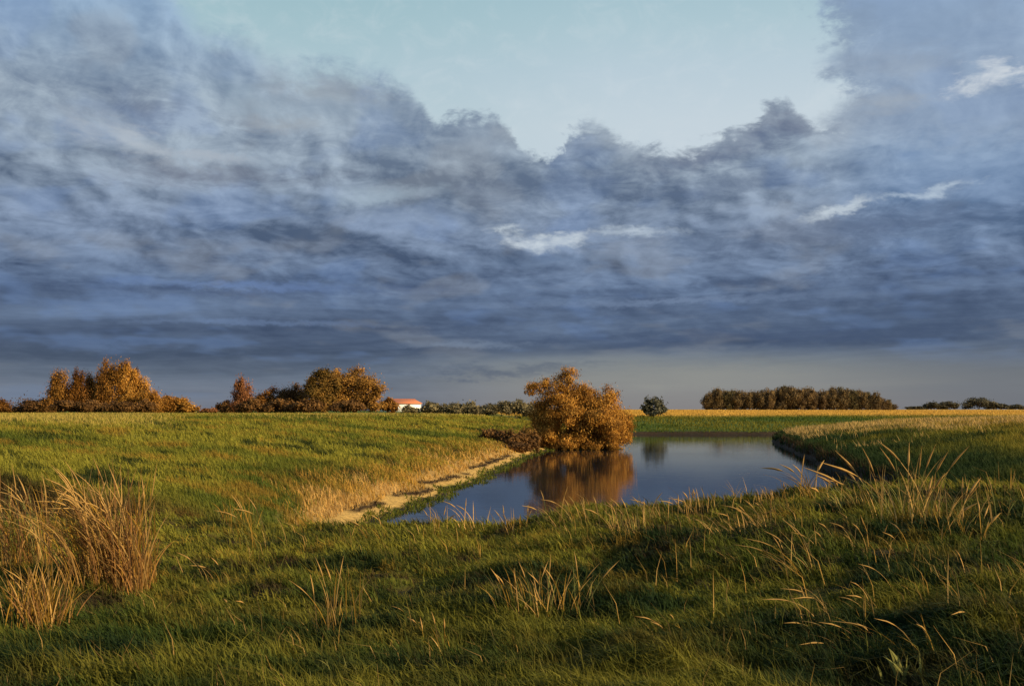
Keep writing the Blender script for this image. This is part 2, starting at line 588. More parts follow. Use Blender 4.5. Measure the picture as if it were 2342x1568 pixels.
def water_mat():
    m, N, o = mat_new('canal_water')
    geo = N.n('ShaderNodeNewGeometry')
    mp = N.n('ShaderNodeMapping')
    mp.inputs['Scale'].default_value = (0.55, 1.6, 1)
    N.put(mp.inputs[0], geo.outputs['Position'])
    n1 = N.noise(mp.outputs[0], 1.6, 4, 0.55)
    n2 = N.noise(geo.outputs['Position'], 0.09, 3, 0.5)
    p = N.n('ShaderNodeBsdfPrincipled')
    p.inputs['Base Color'].default_value = (0.012, 0.016, 0.018, 1)
    N.put(p.inputs['Roughness'], N.rng(n2, 0.35, 0.65, 0.015, 0.06))
    p.inputs['IOR'].default_value = 1.333
    bp = N.n('ShaderNodeBump')
    bp.inputs['Strength'].default_value = 0.06
    bp.inputs['Distance'].default_value = 0.05
    N.put(bp.inputs['Height'], n1)
    N.put(p.inputs['Normal'], bp.outputs[0])
    N.t.links.new(p.outputs[0], o.inputs[0])
    return m


def plain_mat(name, c, rough=0.8, var=0.25, scale=3.0, stretch=(1, 1, 1)):
    m, N, o = mat_new(name)
    tc = N.n('ShaderNodeTexCoord')
    mp = N.n('ShaderNodeMapping')
    mp.inputs['Scale'].default_value = stretch
    N.put(mp.inputs[0], tc.outputs['Object'])
    nz = N.noise(mp.outputs[0], scale, 5, 0.6)
    p = N.n('ShaderNodeBsdfPrincipled')
    N.put(p.inputs['Base Color'], N.ramp(nz, [(0.3, tuple(v * (1 - var) for v in c)), (0.7, tuple(min(1, v * (1 + var)) for v in c))]))
    p.inputs['Roughness'].default_value = rough
    N.t.links.new(p.outputs[0], o.inputs[0])
    return m


# ------------------------------------------------------------------ colour of vegetation by place, some light and shade painted in
DKG = np.array([.021, .040, .011])
GRN = np.array([.064, .096, .014])
OLV = np.array([.175, .160, .020])
OCH = np.array([.320, .180, .028])
STR = np.array([.47, .285, .09])
BRN = np.array([.055, .032, .015])


def lerp(a, b, t):
    return a + (b - a) * t[..., None]


def fore_col(x, y):
    xr, yr = x * .85 + y * .35, y * .95 - x * .3
    a = fbm(xr * 0.5, yr * 1.1, 31, 4)
    b = fbm(xr * 1.5, yr * 3.2, 41, 4)
    c = fbm(x * 0.25 + 5, y * 0.3, 51, 3)
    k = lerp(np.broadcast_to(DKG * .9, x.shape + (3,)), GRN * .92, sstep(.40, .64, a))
    k = lerp(k, OLV, sstep(.50, .72, c * .5 + b * .5) * (.45 + .45 * sstep(7.5, 12, y)))  # broad lit patches of turf painted in as olive
    k = lerp(k, OLV * 1.35, sstep(8.5, 14, y) * .95 * sstep(.34, .56, a))  # lit rim of the bank, put in as brighter olive
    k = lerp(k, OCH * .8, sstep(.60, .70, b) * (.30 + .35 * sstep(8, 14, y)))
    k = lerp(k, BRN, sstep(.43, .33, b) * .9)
    k = lerp(k, DKG, .42 * (1 - sstep(7, 12.5, y + 6 * (c - .5))))  # shade over the nearest turf, painted in as dark green
    k = lerp(k, OLV * 1.05, sstep(.52, .64, fbm(xr * .75 + 11, yr * 1.5, 57, 4)) * .7)
    ditch_shade = np.exp(-((y - 18.5 - .15 * (x + 6)) / 1.25) ** 2) * sstep(-2.6, -3.6, x) * .95  # shadow line along the ditch at the slope's foot, painted brown
    k = lerp(k, BRN * .8, ditch_shade)
    return k


def slope_col(x, y):
    xr, yr = x + y * .2, y - x * .25
    a = fbm(xr * 0.22, yr * 0.16, 61, 4)
    b = fbm(xr * 0.7, yr * 0.75, 71, 4)
    k = lerp(np.broadcast_to(np.array([.090, .115, .015]), x.shape + (3,)), OLV * 1.42, sstep(.28, .56, a))
    k = lerp(k, OCH * .95, sstep(.56, .7, b) * .65)
    k = lerp(k, DKG * .8, sstep(.38, .29, b) * .9)
    ditch_shade = np.exp(-((y - 18.5 - .15 * (x + 6)) / 1.25) ** 2) * sstep(-2.6, -3.6, x) * .95  # same painted shadow line where the slope meets the ditch
    return lerp(k, BRN * .8, ditch_shade)


# ------------------------------------------------------------------ ground sheet
def build_ground():
    t = np.linspace(-6.0, 6.0, 760)
    xs = 9.0 * np.sinh(t)
    ys = np.concatenate([-np.geomspace(400, 4, 24), np.arange(-3, 4, .5), np.arange(4, 45, .16), np.arange(45, 160, .4),
                         np.geomspace(160, 4000, 90)])
    X, Y = np.meshgrid(xs, ys)
    Z, which, pl, pr, pf = height(X, Y, True)
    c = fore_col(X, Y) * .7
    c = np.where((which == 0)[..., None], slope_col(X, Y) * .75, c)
    # left shore: wet fringe, sand shelf, root line, straw bank
    L = (which == 0) & (Y > 17) & (Y < 110)
    sand = np.array([.50, .31, .09])
    nn = fbm(X * 1.3, Y * .5, 81, 3)
    e = pl + (nn - .5) * .5
    w = sstep(.12, .3, e) * sstep(2.2, 1.2, e) * sstep(18.5, 22.5, Y - 1.3 * e + 3 * (nn - .5))
    c = np.where(L[..., None], lerp(c, lerp(np.broadcast_to(sand, c.shape), STR * .8, sstep(.8, 1.0, e)), w), c)
    root = sstep(.55, .66, e) * sstep(.92, .8, e) * sstep(.34, .46, fbm(X * 1.2, Y * .45, 83, 4))
    c = np.where(L[..., None], lerp(c, np.broadcast_to(BRN * .7, c.shape), root), c)
    # right bank: earth cut at the waterline
    Rr = which == 1
    c = np.where(Rr[..., None], lerp(np.broadcast_to(np.array([.05, .034, .024]), c.shape), lerp(GRN * .9 + 0 * c, OLV + 0 * c, sstep(4, 12, pr + (nn - .5) * 6)), sstep(.4, .9, pr)), c)
    # far bank and the stubble field
    Ff = which == 2
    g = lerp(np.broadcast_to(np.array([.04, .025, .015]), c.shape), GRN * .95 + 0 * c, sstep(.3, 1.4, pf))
    st = sstep(30, 42, pf + (fbm(X * .03, Y * .03, 85, 3) - .5) * 14)
    g = lerp(g, lerp(np.array([.56, .33, .065]) + 0 * c, np.array([.42, .25, .05]) + 0 * c, fbm(X * .02, Y * .06, 87, 3)), st)
    leftfar = sstep(10, -40, X - Y * .03)
    g = lerp(g, GRN * 1.2 + 0 * c, leftfar * st)
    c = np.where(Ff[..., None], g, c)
    c = np.where((Z < 0.05)[..., None], np.array([.03, .024, .016]), c)
    ny, nx = X.shape
    idx = np.arange(ny * nx).reshape(ny, nx)
    q = np.stack([idx[:-1, :-1], idx[:-1, 1:], idx[1:, 1:], idx[1:, :-1]], -1).reshape(-1, 4)
    me = make_mesh('ground', np.stack([X, Y, Z], -1), q, None, c.reshape(-1, 3), ground_mat(), True)
    link('ground', me, kind='structure')


build_ground()
wv = [(-14, 12, 0), (200, 12, 0), (200, 122, 0), (-14, 122, 0)]
link('water', make_mesh('water', wv, [(0, 1, 2, 3)], None, None, water_mat()), kind='structure')

# ------------------------------------------------------------------ grass masses
def scatter(n, d0, d1, a0, a1, power=0.0):
    """random ground points in a fan; power 0 = log-uniform distance"""
    u = rng.random(n)
    d = d0 * (d1 / d0) ** u if power == 0 else (d0 ** power + u * (d1 ** power - d0 ** power)) ** (1 / power)
    a = a0 + (a1 - a0) * rng.random(n)
    return d * np.sin(a), d * np.cos(a), d


def grass(name, x, y, z, h, w, c, lean=(-.25, 0), spread=.35, mat=None, label=None, sink=.02, az=1.0):
    n = len(x)
    base = np.stack([x, y, z - sink], -1)
    ln = np.array(lean)[None] + rng.normal(0, spread, (n, 2))
    ax = rng.normal(0, az, n)
    side = np.stack([np.cos(ax), np.sin(ax), np.zeros(n)], -1)
    up = np.array([0, 0, 1.])
    mid = base + up * (h * .55)[:, None] + np.pad(ln * (h * .22)[:, None], ((0, 0), (0, 1)))
    tip = base + up * (h * np.clip(1 - .25 * (ln ** 2).sum(1), .35, 1))[:, None] + np.pad(ln * (h * .8)[:, None], ((0, 0), (0, 1)))
    path = np.stack([base, mid, tip], 1)
    width = np.stack([w, w * .85, w * .12], 1)
    V, q = ribbons(path, width, side)
    cc = np.repeat(c[:, None, :] * (.8 + .4 * rng.random((n, 1, 1))), 6, 1).reshape(-1, 3)
    return link(name, make_mesh(name, V, q, None, cc, mat or M_GRASS), label=label, kind='stuff', cat='grass')


def build_grass():
    AW = 0.60
    # foreground turf
    x, y, d = scatter(330000, 4.6, 24, -AW, AW)
    x2, y2, d2 = scatter(90000, 3.6, 13, -1.05, 1.05)      # also beside the view
    w2 = (np.abs(np.arctan2(x2, y2)) > AW) | (d2 < 4.6)
    x, y, d = np.concatenate([x, x2[w2]]), np.concatenate([y, y2[w2]]), np.concatenate([d, d2[w2]])
    z, wh, pl, pr, pf = height(x, y, True)
    k = (z > .12) & ((wh == 3) | ((wh == 0) & (y < 19)) | ((wh == 1) & (y < 17)))
    x, y, z, d = x[k], y[k], z[k], d[k]
    tall = fbm(x * .8, y * .8, 91, 3)
    bare = sstep(.40, .30, fbm((x * .85 + y * .35) * 1.5, (y * .95 - x * .3) * 3.2, 41, 4))
    h = (.05 + .12 * rng.random(len(x))) * (.35 + 1.1 * tall) * (1 - .55 * bare)
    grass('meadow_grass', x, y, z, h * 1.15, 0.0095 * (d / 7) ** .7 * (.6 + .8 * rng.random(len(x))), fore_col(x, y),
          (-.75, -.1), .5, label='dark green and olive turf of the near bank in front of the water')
    # longer coarse grass standing in patches
    x, y, d = scatter(120000, 4.6, 20, -AW, AW)
    z, wh, pl, pr, pf = height(x, y, True)
    cl = fbm(x * 1.3 + 9, y * 1.7, 191, 4)
    k = (z > .25) & ((wh == 3) | ((wh == 0) & (y < 19)) | ((wh == 1) & (y < 17))) & (rng.random(len(x)) < .6 * sstep(.54, .70, cl))
    x, y, z, d = x[k], y[k], z[k], d[k]
    n = len(x)
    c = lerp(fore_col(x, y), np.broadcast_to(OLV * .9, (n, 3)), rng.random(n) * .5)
    c = lerp(c, np.broadcast_to(STR * .8, (n, 3)), (rng.random(n) < .04) * .8)
    grass('coarse_grass', x, y, z, .10 + .20 * rng.random(n) ** 1.5, .007 * (d / 7) ** .7 * (.6 + .8 * rng.random(n)), c, (-.55, -.05), .45,
          label='longer coarse grass standing in patches in the near turf')
    # fine pale stems scattered along the rim of the bank and over the right turf
    x, y, d = scatter(5200, 5.5, 18.5, -AW, AW)
    z, wh, pl, pr, pf = height(x, y, True)
    dens = .06 + .8 * sstep(11, 15, y) * sstep(-3.5, -1, x) + .35 * sstep(.5, 3, x)
    k = (z > .45) & ((wh == 3) | ((wh == 1) & (y < 17))) & (rng.random(len(x)) < dens * sstep(.42, .58, fbm(x * .9, y * .9, 193, 3)))
    x, y, z, d = x[k], y[k], z[k], d[k]
    n = len(x)
    c = lerp(np.broadcast_to(STR * 1.1, (n, 3)), np.broadcast_to(OCH, (n, 3)), rng.random(n) * .8)
    grass('fine_stems', x, y, z, .16 + .30 * rng.random(n) ** 1.4, .0058 * (d / 8) ** .7 * (.6 + .8 * rng.random(n)), c, (-.45, -.05), .4, M_STRAW,
          label='fine pale stems scattered along the rim of the near bank')
    # left slope
    x, y, d = scatter(260000, 17, 120, -AW, .06)
    z, wh, pl, pr, pf = height(x, y, True)
    e = pl + (fbm(x * 1.3, y * .5, 81, 3) - .5) * .5
    k = (z > .1) & (wh == 0) & ((e > 1.0 + 1.2 * rng.random(len(x))) | (y < 20.5 + 1.6 * e)) & (y > 17.5)
    x, y, z, d, e = x[k], y[k], z[k], d[k], e[k]
    h = (.07 + .14 * rng.random(len(x))) * (1 + d / 150)
    c = slope_col(x, y)
    t = sstep(4.5, 1.8, e) * rng.random(len(x)) * (y > 20.5 + 1.6 * e)
    c = lerp(c, np.broadcast_to(OCH, c.shape), t * .8)
    grass('slope_grass', x, y, z, h, .0095 * (d / 14) * (.7 + .6 * rng.random(len(x))), c, (-.6, -.1), .45,
          label='sunlit olive green meadow grass on the left slope')
    # straw on the left shore
    x, y, d = scatter(60000, 17, 80, -.30, .08)
    z, wh, pl, pr, pf = height(x, y, True)
    e = pl + (fbm(x * 1.3, y * .5, 81, 3) - .5) * .5
    k = (wh == 0) & (e > .82) & (e < 3.4) & (y + 5 * (fbm(x * 1.1, y * .8, 82, 3) - .5) > 20.0 + 1.6 * e + 2 * rng.random(len(x))) & (rng.random(len(x)) < sstep(3.3, 1.7, e + .8 * (fbm(x * .8, y * .4, 89, 3) - .5)) * .95)
    x, y, z, d = x[k], y[k], z[k], d[k]
    c = lerp(np.broadcast_to(STR * 1.15, (len(x), 3)), OCH * 1.2, sstep(.3, .6, fbm(x * .9, y * .5, 92, 3)) * .85)
    grass('bank_straw', x, y, z, .09 + .24 * rng.random(len(x)), .013 * (d / 20) * (.7 + .7 * rng.random(len(x))), c, (-.35, -.25), .5, M_STRAW,
          label='dry golden straw along the left shore of the water')
    # dark roots and broken stems along the step of the left shore
    x, y, d = scatter(60000, 18, 75, -.30, .08)
    z, wh, pl, pr, pf = height(x, y, True)
    e = pl + (fbm(x * 1.3, y * .5, 81, 3) - .5) * .5
    k = (wh == 0) & (e > .5) & (e < .95) & (y > 20) & (rng.random(len(x)) < sstep(.36, .5, fbm(x * 1.2, y * .45, 83, 4)))
    x, y, z, d = x[k], y[k], z[k], d[k]
    n = len(x)
    c = lerp(np.broadcast_to(BRN, (n, 3)), np.array([.30, .19, .08]) + np.zeros((n, 3)), (rng.random(n) < .3) * rng.random(n))
    grass('root_litter', x, y, z, .04 + .12 * rng.random(n), .014 * (d / 20) + 0 * x, c, (.3, -.4), .7, M_STRAW,
          label='dark roots and broken stems along the sandy left shore')
    # green water fringe on the left shore
    x, y, d = scatter(90000, 18, 80, -.30, .1)
    z, wh, pl, pr, pf = height(x, y, True)
    e = pl + (fbm(x * .9, y * .9, 93, 3) - .5) * .9
    k = (e > -.38) & (e < .32) & (wh == 0)
    x, y, z, d = x[k], y[k], np.maximum(z[k], -.02), d[k]
    c = lerp(np.broadcast_to(GRN * .9, (len(x), 3)), OLV * .9, rng.random(len(x)))
    grass('shore_weed', x, y, z, .05 + .12 * rng.random(len(x)), .02 * (d / 20) + 0 * x, c, (.1, -.1), .7,
          label='low green water weed fringing the left shore')
    # right bank
    x, y, d = scatter(230000, 17, 110, .12, AW)
    z, wh, pl, pr, pf = height(x, y, True)
    k = (wh == 1) & (pr > .06) & (y > 16)
    x, y, z, d, pr = x[k], y[k], z[k], d[k], pr[k]
    nn = fbm(x * .3, y * .25, 94, 4)
    c = lerp(np.broadcast_to(DKG * 1.1, (len(x), 3)), OLV, sstep(1.6, 7, pr + (nn - .5) * 9))  # dark green side grass, its zone widened to paint in the bank's shade
    c = lerp(c, BRN * 1.1 + 0 * c, sstep(.8, .3, pr) * (rng.random(len(x)) < .6))
    c = lerp(c, OCH * 1.15 + 0 * c, sstep(4, 12, pr + (nn - .5) * 16) * .95 * rng.random(len(x)))
    c = lerp(c, DKG + 0 * c, sstep(.44, .34, fbm(x * .35, y * .45, 95, 3)) * .85)
    grass('bank_grass', x, y, z, (.10 + .2 * rng.random(len(x))) * (1 + d / 90), .0095 * (d / 14) * (.7 + .6 * rng.random(len(x))), c, (-.2, 0), .4,
          label='olive grass over the right bank with dark green edge by the water')
    # pale seeding grass along the crown of the right bank
    x, y, d = scatter(110000, 40, 105, .16, AW)
    z, wh, pl, pr, pf = height(x, y, True)
    nn = fbm(x * .5, y * .3, 96, 3)
    k = (wh == 1) & (pr > .9) & (y > 62 - 26 * sstep(.4, .65, nn)) & (rng.random(len(x)) < sstep(58, 86, y + (nn - .5) * 60))
    x, y, z, d = x[k], y[k], z[k], d[k]
    c = lerp(np.broadcast_to(np.array([.62, .42, .16]), (len(x), 3)), OCH, rng.random(len(x)) * .55)
    grass('seeding_grass', x, y, z, .3 + .35 * rng.random(len(x)), .045 * (d / 80) * (.7 + .8 * rng.random(len(x))), c, (-.15, 0), .3, M_STRAW,
          label='pale straw seeding grass on top of the right bank')
    # far bank
    x, y, d = scatter(110000, 112, 330, -.02, AW)
    z, wh, pl, pr, pf = height(x, y, True)
    k = (wh == 2) & (pf > .25)
    x, y, z, d, pf = x[k], y[k], z[k], d[k], pf[k]
    c = lerp(np.broadcast_to(GRN * 1.05, (len(x), 3)), OLV * .9, sstep(.35, .65, fbm(x * .08, y * .1, 97, 3)))
    c = lerp(c, np.array([.58, .35, .07]) + 0 * c, sstep(28, 40, pf + (fbm(x * .03, y * .03, 85, 3) - .5) * 14))
    grass('far_bank_grass', x, y, z, .12 + .2 * rng.random(len(x)), .085 * (d / 120) * (.7 + .6 * rng.random(len(x))), c, (-.1, 0), .3,
          label='green grass of the far bank rising to the yellow field')
    # dry grass along the skyline on the left
    x, y, d = scatter(90000, 34, 130, -AW, -.02)
    z, wh, pl, pr, pf = height(x, y, True)
    nn = fbm(x * .12, y * .1, 98, 3)
    k = (wh == 0) & (pl > 13) & (rng.random(len(x)) < .9 * sstep(.42, .60, nn) * sstep(60, 90, y) + .9 * sstep(-.30, -.42, np.arctan2(x, y)) * sstep(36, 48, y))
    x, y, z, d = x[k], y[k], z[k], d[k]
    c = lerp(np.broadcast_to(np.array([.52, .37, .10]), (len(x), 3)), OLV * 1.4, rng.random(len(x)) * .7)
    grass('dry_grass', x, y, z, .14 + .24 * rng.random(len(x)), .03 * (d / 60) * (.7 + .8 * rng.random(len(x))), c, (-.2, 0), .35, M_STRAW,
          label='yellowing tall grass along the top of the left slope')


build_grass()

# ------------------------------------------------------------------ trees and shrubs
def crown_mesh(name, lobes, n, leaf, palette, style='round', subs=9):
    """many small leaves gathered in clumps on the lobes (x, y, z, rx, ry, rz, weight)"""
    wts = np.array([l[6] if len(l) > 6 else l[3] * l[5] for l in lobes], float)
    wts /= wts.sum()
    P, C, NRM = [], [], []
    pal = np.array(palette)
    for l, w in zip(lobes, wts):
        k = max(60, int(n * w))
        ns = max(4, int(subs))
        c0 = np.array(l[:3])
        r = np.array(l[3:6])
        dirs = rng.normal(0, 1, (ns, 3))
        dirs /= np.linalg.norm(dirs, axis=1)[:, None]
        sc = c0 + dirs * r * (.45 + .5 * rng.random((ns, 1)))
        sel = rng.integers(0, ns, k)
        off = rng.normal(0, 1, (k, 3)) * r * (.21 if style != 'tall' else np.array([.22, .22, .30]))
        pos = sc[sel] + off
        inner = rng.random(k) < .18
        pos[inner] = c0 + rng.normal(0, .42, (inner.sum(), 3)) * r
        tone = rng.random(ns)
        val = .78 + .42 * rng.random(ns)
        tt = np.clip(tone[sel] + rng.normal(0, .18, k), 0, .999) * (len(pal) - 1)
        i0 = tt.astype(int)
        cc = pal[i0] + (pal[np.minimum(i0 + 1, len(pal) - 1)] - pal[i0]) * (tt - i0)[:, None]
        P.append(pos)
        C.append(cc * (val[sel] * (.88 + .24 * rng.random(k)))[:, None])
        out = (pos - c0) / r
        NRM.append(out / (np.linalg.norm(out, axis=1)[:, None] + 1e-6))
    P, C, NRM = np.concatenate(P), np.concatenate(C), np.concatenate(NRM)
    m = len(P)
    nr = NRM * .8 + rng.normal(0, .45, (m, 3)) + np.array([0, 0, .25])
    nr /= np.linalg.norm(nr, axis=1)[:, None]
    ref = rng.normal(0, 1, (m, 3)) * (1, 1, .6)
    if style in ('tall', 'droop'):
        ref = rng.normal(0, .35, (m, 3)) + np.array([0, 0, 1.0])
    a = np.cross(nr, np.cross(ref, nr))
    a /= np.linalg.norm(a, axis=1)[:, None] + 1e-6
    b = np.cross(nr, a)
    L = leaf * (.6 + .8 * rng.random(m))
    W = L * (.5 if style == 'round' else .36)
    V = np.stack([P - a * L[:, None] * .5, P + b * W[:, None] * .5, P + a * L[:, None] * .5, P - b * W[:, None] * .5], 1)
    q = np.arange(m * 4).reshape(m, 4)
    return make_mesh(name, V, q, None, np.repeat(C, 4, 0), M_LEAF)


def trunk_mesh(name, lobes, r0, topf=.75, limbs=7, stems=1):
    A = Acc()
    zt = max(l[2] for l in lobes)
    big = sorted(lobes, key=lambda l: -l[3] * l[5])[:limbs]
    for s in range(stems):
        ox, oy = (0, 0) if stems == 1 else (random.uniform(-.5, .5) * r0 * 9, random.uniform(-.5, .5) * r0 * 6)
        pts = [(ox, oy, -.25)]
        for i in range(1, 6):
            pts.append((ox * (1 + i * .12) + random.uniform(-.5, .5) * r0, oy + random.uniform(-.5, .5) * r0, zt * topf * i / 5))
        rad = [r0 * 1.25] + [r0 * (1 - .15 * i) for i in range(1, 6)]
        A.add(*tube(pts, rad, 8))
    for l in big:
        b0 = Vector((0, 0, min(l[2] * .45, zt * topf * .6)))
        e = Vector(l[:3])
        mid = b0.lerp(e, .5) + Vector((random.uniform(-.2, .2), random.uniform(-.2, .2), .12 * e.length * .3))
        A.add(*tube([b0, b0.lerp(mid, .6), mid, mid.lerp(e, .6), e], [r0 * .5, r0 * .42, r0 * .32, r0 * .22, r0 * .1], 6))
    return A.mesh(name, M_BARK, True)


def tree(name, label, cat, loc, lobes, n, leaf, pal, r0=.12, style='round', group=None, subs=9, limbs=6, stems=1):
    root = bpy.data.objects.new(name, None)
    col.objects.link(root)
    root.location = loc
    root.empty_display_size = .3
    tag(root, label, cat, group)
    link('crown', crown_mesh(name + '_crown', lobes, n, leaf, pal, style, subs), root)
    link('trunk', trunk_mesh(name + '_trunk', lobes, r0, limbs=limbs, stems=stems), root)
    return root


def copy_tree(o, loc, rz, sc, label=None, group=None):
    c = o.copy()
    col.objects.link(c)
    c.location = loc
    c.rotation_euler = (0, 0, rz)
    c.scale = sc
    if label:
        c['label'] = label
    if group:
        c['group'] = group
    for ch in o.children:
        k = ch.copy()
        col.objects.link(k)
        k.parent = c
    return c


ORANGE = [(.20, .088, .018), (.33, .150, .028), (.45, .225, .042)]
GOLD = [(.20, .090, .018), (.46, .220, .034), (.63, .345, .070)]
RUST = [(.10, .040, .012), (.18, .075, .010), (.26, .115, .025)]
DARKR = [(.085, .044, .017), (.16, .082, .026), (.25, .128, .038)]
OLVB = [(.10, .064, .016), (.20, .118, .024), (.32, .17, .038)]
GREYG = [(.14, .115, .06), (.21, .172, .085), (.28, .23, .12)]
REDD = [(.19, .075, .028), (.30, .125, .046), (.38, .18, .07)]


def lob(Y, bx, bz, rows, wide=1.0):
    """lobes measured in the picture -> local lobes of a tree standing at distance Y"""
    s = K * Y / F
    out = []
    for (dx, dy, rx, ry) in rows:
        x, z = XW(dx, Y) - bx, ZW(dy, Y) - bz
        rxm, rzm = rx * s, ry * s
        out.append((x, random.uniform(-.35, .35) * rxm, max(z, rzm * .5), rxm * wide, rxm * .85, rzm))
    return out


# the orange willow at the water's edge
YT = 69.5
bx, bz = XW(1325, YT), .12
rows = [(1303, 848, 20, 22), (1290, 872, 30, 26), (1312, 892, 34, 28), (1228, 880, 26, 16), (1252, 872, 22, 16), (1275, 895, 36, 22),
        (1345, 900, 22, 20), (1388, 905, 34, 28), (1372, 935, 46, 40), (1418, 945, 28, 30), (1245, 905, 30, 22), (1300, 935, 52, 36),
        (1258, 945, 34, 34), (1330, 965, 56, 44), (1405, 980, 40, 36), (1250, 985, 36, 32), (1290, 1000, 44, 30), (1345, 1002, 46, 30),
        (1400, 1005, 40, 26), (1248, 1012, 30, 18), (1432, 968, 20, 30), (1225, 965, 16, 22),
        (1360, 918, 34, 30), (1345, 938, 46, 36), (1395, 955, 44, 36), (1238, 925, 22, 20), (1215, 888, 16, 12), (1425, 1000, 26, 22), (1310, 1008, 40, 22), (1232, 1008, 24, 24), (1270, 1014, 36, 18), (1240, 950, 30, 34), (1338, 900, 26, 26), (1365, 1008, 36, 22), (1235, 995, 26, 26)]
L = lob(YT, bx, bz, rows)
L2 = []
for i, l in enumerate(L):
    L2.append(l)
    if l[3] > 1.0:
        L2.append((l[0] * .92, l[1] - l[3] * .9, l[2] * .88, l[3] * .6, l[4] * .6, l[5] * .65))
        L2.append((l[0] * .85, l[1] + l[3] * .9, l[2] * .85, l[3] * .7, l[4] * .8, l[5] * .7))
tree('willow_tree', "big bushy orange willow standing at the water's edge, mirrored in the canal", 'tree', (bx, YT + .9, bz - .1), L2, 120000, .15, GOLD,
     .22, 'droop', subs=7, limbs=10, stems=3)

# dark thicket on the left shore beside the willow
for i, (dx, dy, rx, ry, Y, lab) in enumerate([
        (1128, 978, 34, 12, 63, 'low brown bramble highest up the bank left of the willow'),
        (1170, 988, 36, 15, 62, 'brown bramble in the middle of the thicket left of the willow'),
        (1205, 1002, 32, 20, 63, 'dark bramble at the waterline touching the left side of the willow'),
        (1180, 1018, 34, 9, 60, 'flat dark bramble lying at the water, lowest of the thicket'),
        (1212, 960, 26, 22, 67, 'yellow-brown shrub behind the brambles, against the willow')]):
    x = XW(dx, Y)
    z = hz(x, Y)
    s = K * Y / F
    pal = DARKR if i < 4 else OLVB
    ry *= 1.25
    rr = [(0, 0, ry * s * .8, rx * s * .8, rx * s * .6, ry * s), (-rx * s * .5, .1, ry * s * .6, rx * s * .55, rx * s * .5, ry * s * .8),
          (rx * s * .5, -.1, ry * s * .7, rx * s * .5, rx * s * .5, ry * s * .8)]
    tree('bramble_shrub', lab, 'shrub', (x, Y, z), rr, 3600, .17, pal, .03, 'round', 'brown shrubs on the shore left of the willow', 8, 3, 3)

# the orange group on the left skyline
YL = 135


def skyline(name, label, cat, dxc, rows, n, leaf, pal, r0, style, group, Y=YL, stems=1, limbs=5, subs=9):
    x = XW(dxc, Y)
    z = hz(x, Y)
    return tree(name, label, cat, (x, Y, z), lob(Y, x, z, rows, 1.3 if style == 'tall' else 1.08), n, leaf, pal, r0, style, group, subs, limbs, stems)


GL = 'autumn trees and bushes along the left skyline'
skyline('round_bush', 'brown bush cut off by the left edge of the picture', 'shrub', 8, [(0, 930, 26, 18), (22, 936, 18, 12)], 4680, .26, RUST, .08, 'round', GL)
skyline('round_bush', 'low dark brown bush left of the first orange birch', 'shrub', 80, [(60, 928, 26, 20), (90, 930, 30, 18), (118, 932, 20, 16)], 9000, .26, DARKR, .08, 'round', GL, stems=3)
skyline('birch_tree', 'pale orange birch at the left end of the tall orange group', 'tree', 132, [(128, 868, 13, 24), (145, 880, 16, 28), (122, 898, 18, 30), (148, 912, 22, 28), (126, 925, 22, 18)], 10800, .26, ORANGE, .1, 'tall', GL)
skyline('birch_tree', 'narrow dark rusty birch with a pointed top in the orange group', 'tree', 178, [(178, 868, 10, 24), (182, 886, 16, 32), (170, 908, 20, 30), (188, 915, 20, 28)], 10800, .26, RUST, .1, 'tall', GL)
skyline('birch_tree', 'short orange birch between the dark birch and the tallest one', 'tree', 212, [(206, 880, 16, 26), (218, 892, 18, 32), (204, 915, 24, 26), (222, 918, 20, 24)], 9000, .26, ORANGE, .1, 'tall', GL, 137)
skyline('birch_tree', 'tallest orange birch of the left group, ragged at the top', 'tree', 254, [(246, 850, 14, 24), (263, 862, 18, 30), (240, 876, 18, 34), (254, 895, 28, 38), (250, 924, 32, 22), (230, 900, 16, 34)], 16200, .26, ORANGE, .13, 'tall', GL)
skyline('birch_tree', 'bright orange birch just right of the tallest one, with a thin spike', 'tree', 286, [(285, 846, 10, 24), (280, 870, 18, 32), (292, 892, 20, 36), (288, 922, 26, 24)], 15300, .26, GOLD, .12, 'tall', GL, 134)
skyline('birch_tree', 'orange birch sloping down to the right of the tall group', 'tree', 318, [(306, 858, 10, 24), (314, 880, 16, 30), (322, 904, 22, 32), (326, 924, 24, 20)], 13500, .26, GOLD, .11, 'tall', GL)
skyline('round_bush', 'round golden bush at the foot of the tall orange group', 'shrub', 350, [(346, 910, 24, 26), (362, 922, 22, 20), (340, 928, 24, 16)], 9000, .26, GOLD, .08, 'droop', GL, 133, 3)
skyline('round_bush', 'brown-orange low bush in the middle of the falling line', 'shrub', 388, [(384, 922, 20, 18), (398, 930, 18, 14)], 6480, .26, ORANGE, .07, 'round', GL, 135, 3)
skyline('round_bush', 'low golden bush at the right end of the orange group', 'shrub', 426, [(418, 926, 20, 16), (436, 932, 18, 12)], 6480, .26, GOLD, .07, 'round', GL, 135, 3)
skyline('round_bush', 'tiny reddish bush in the gap between the two tree groups', 'shrub', 480, [(468, 939, 12, 5), (488, 938, 14, 6)], 1500, .34, REDD, .05, 'round', GL, 150, 3, 2)
GM = 'autumn trees left of the white house'
skyline('round_bush', 'low dark red bush at the left end of the brown group', 'shrub', 520, [(516, 930, 14, 14), (532, 934, 16, 12)], 5040, .26, DARKR, .07, 'round', GM, 135, 3, 3)
skyline('birch_tree', 'narrow reddish tree with a feathery top in the brown group', 'tree', 556, [(548, 880, 9, 20), (556, 896, 16, 28), (562, 916, 20, 24), (550, 928, 22, 16)], 11700, .26, REDD, .1, 'tall', GM)
skyline('round_bush', 'brown bush beside the narrow reddish tree', 'shrub', 608, [(594, 918, 22, 20), (618, 912, 24, 22), (606, 930, 26, 14)], 9900, .26, RUST, .09, 'round', GM, 135, 3)
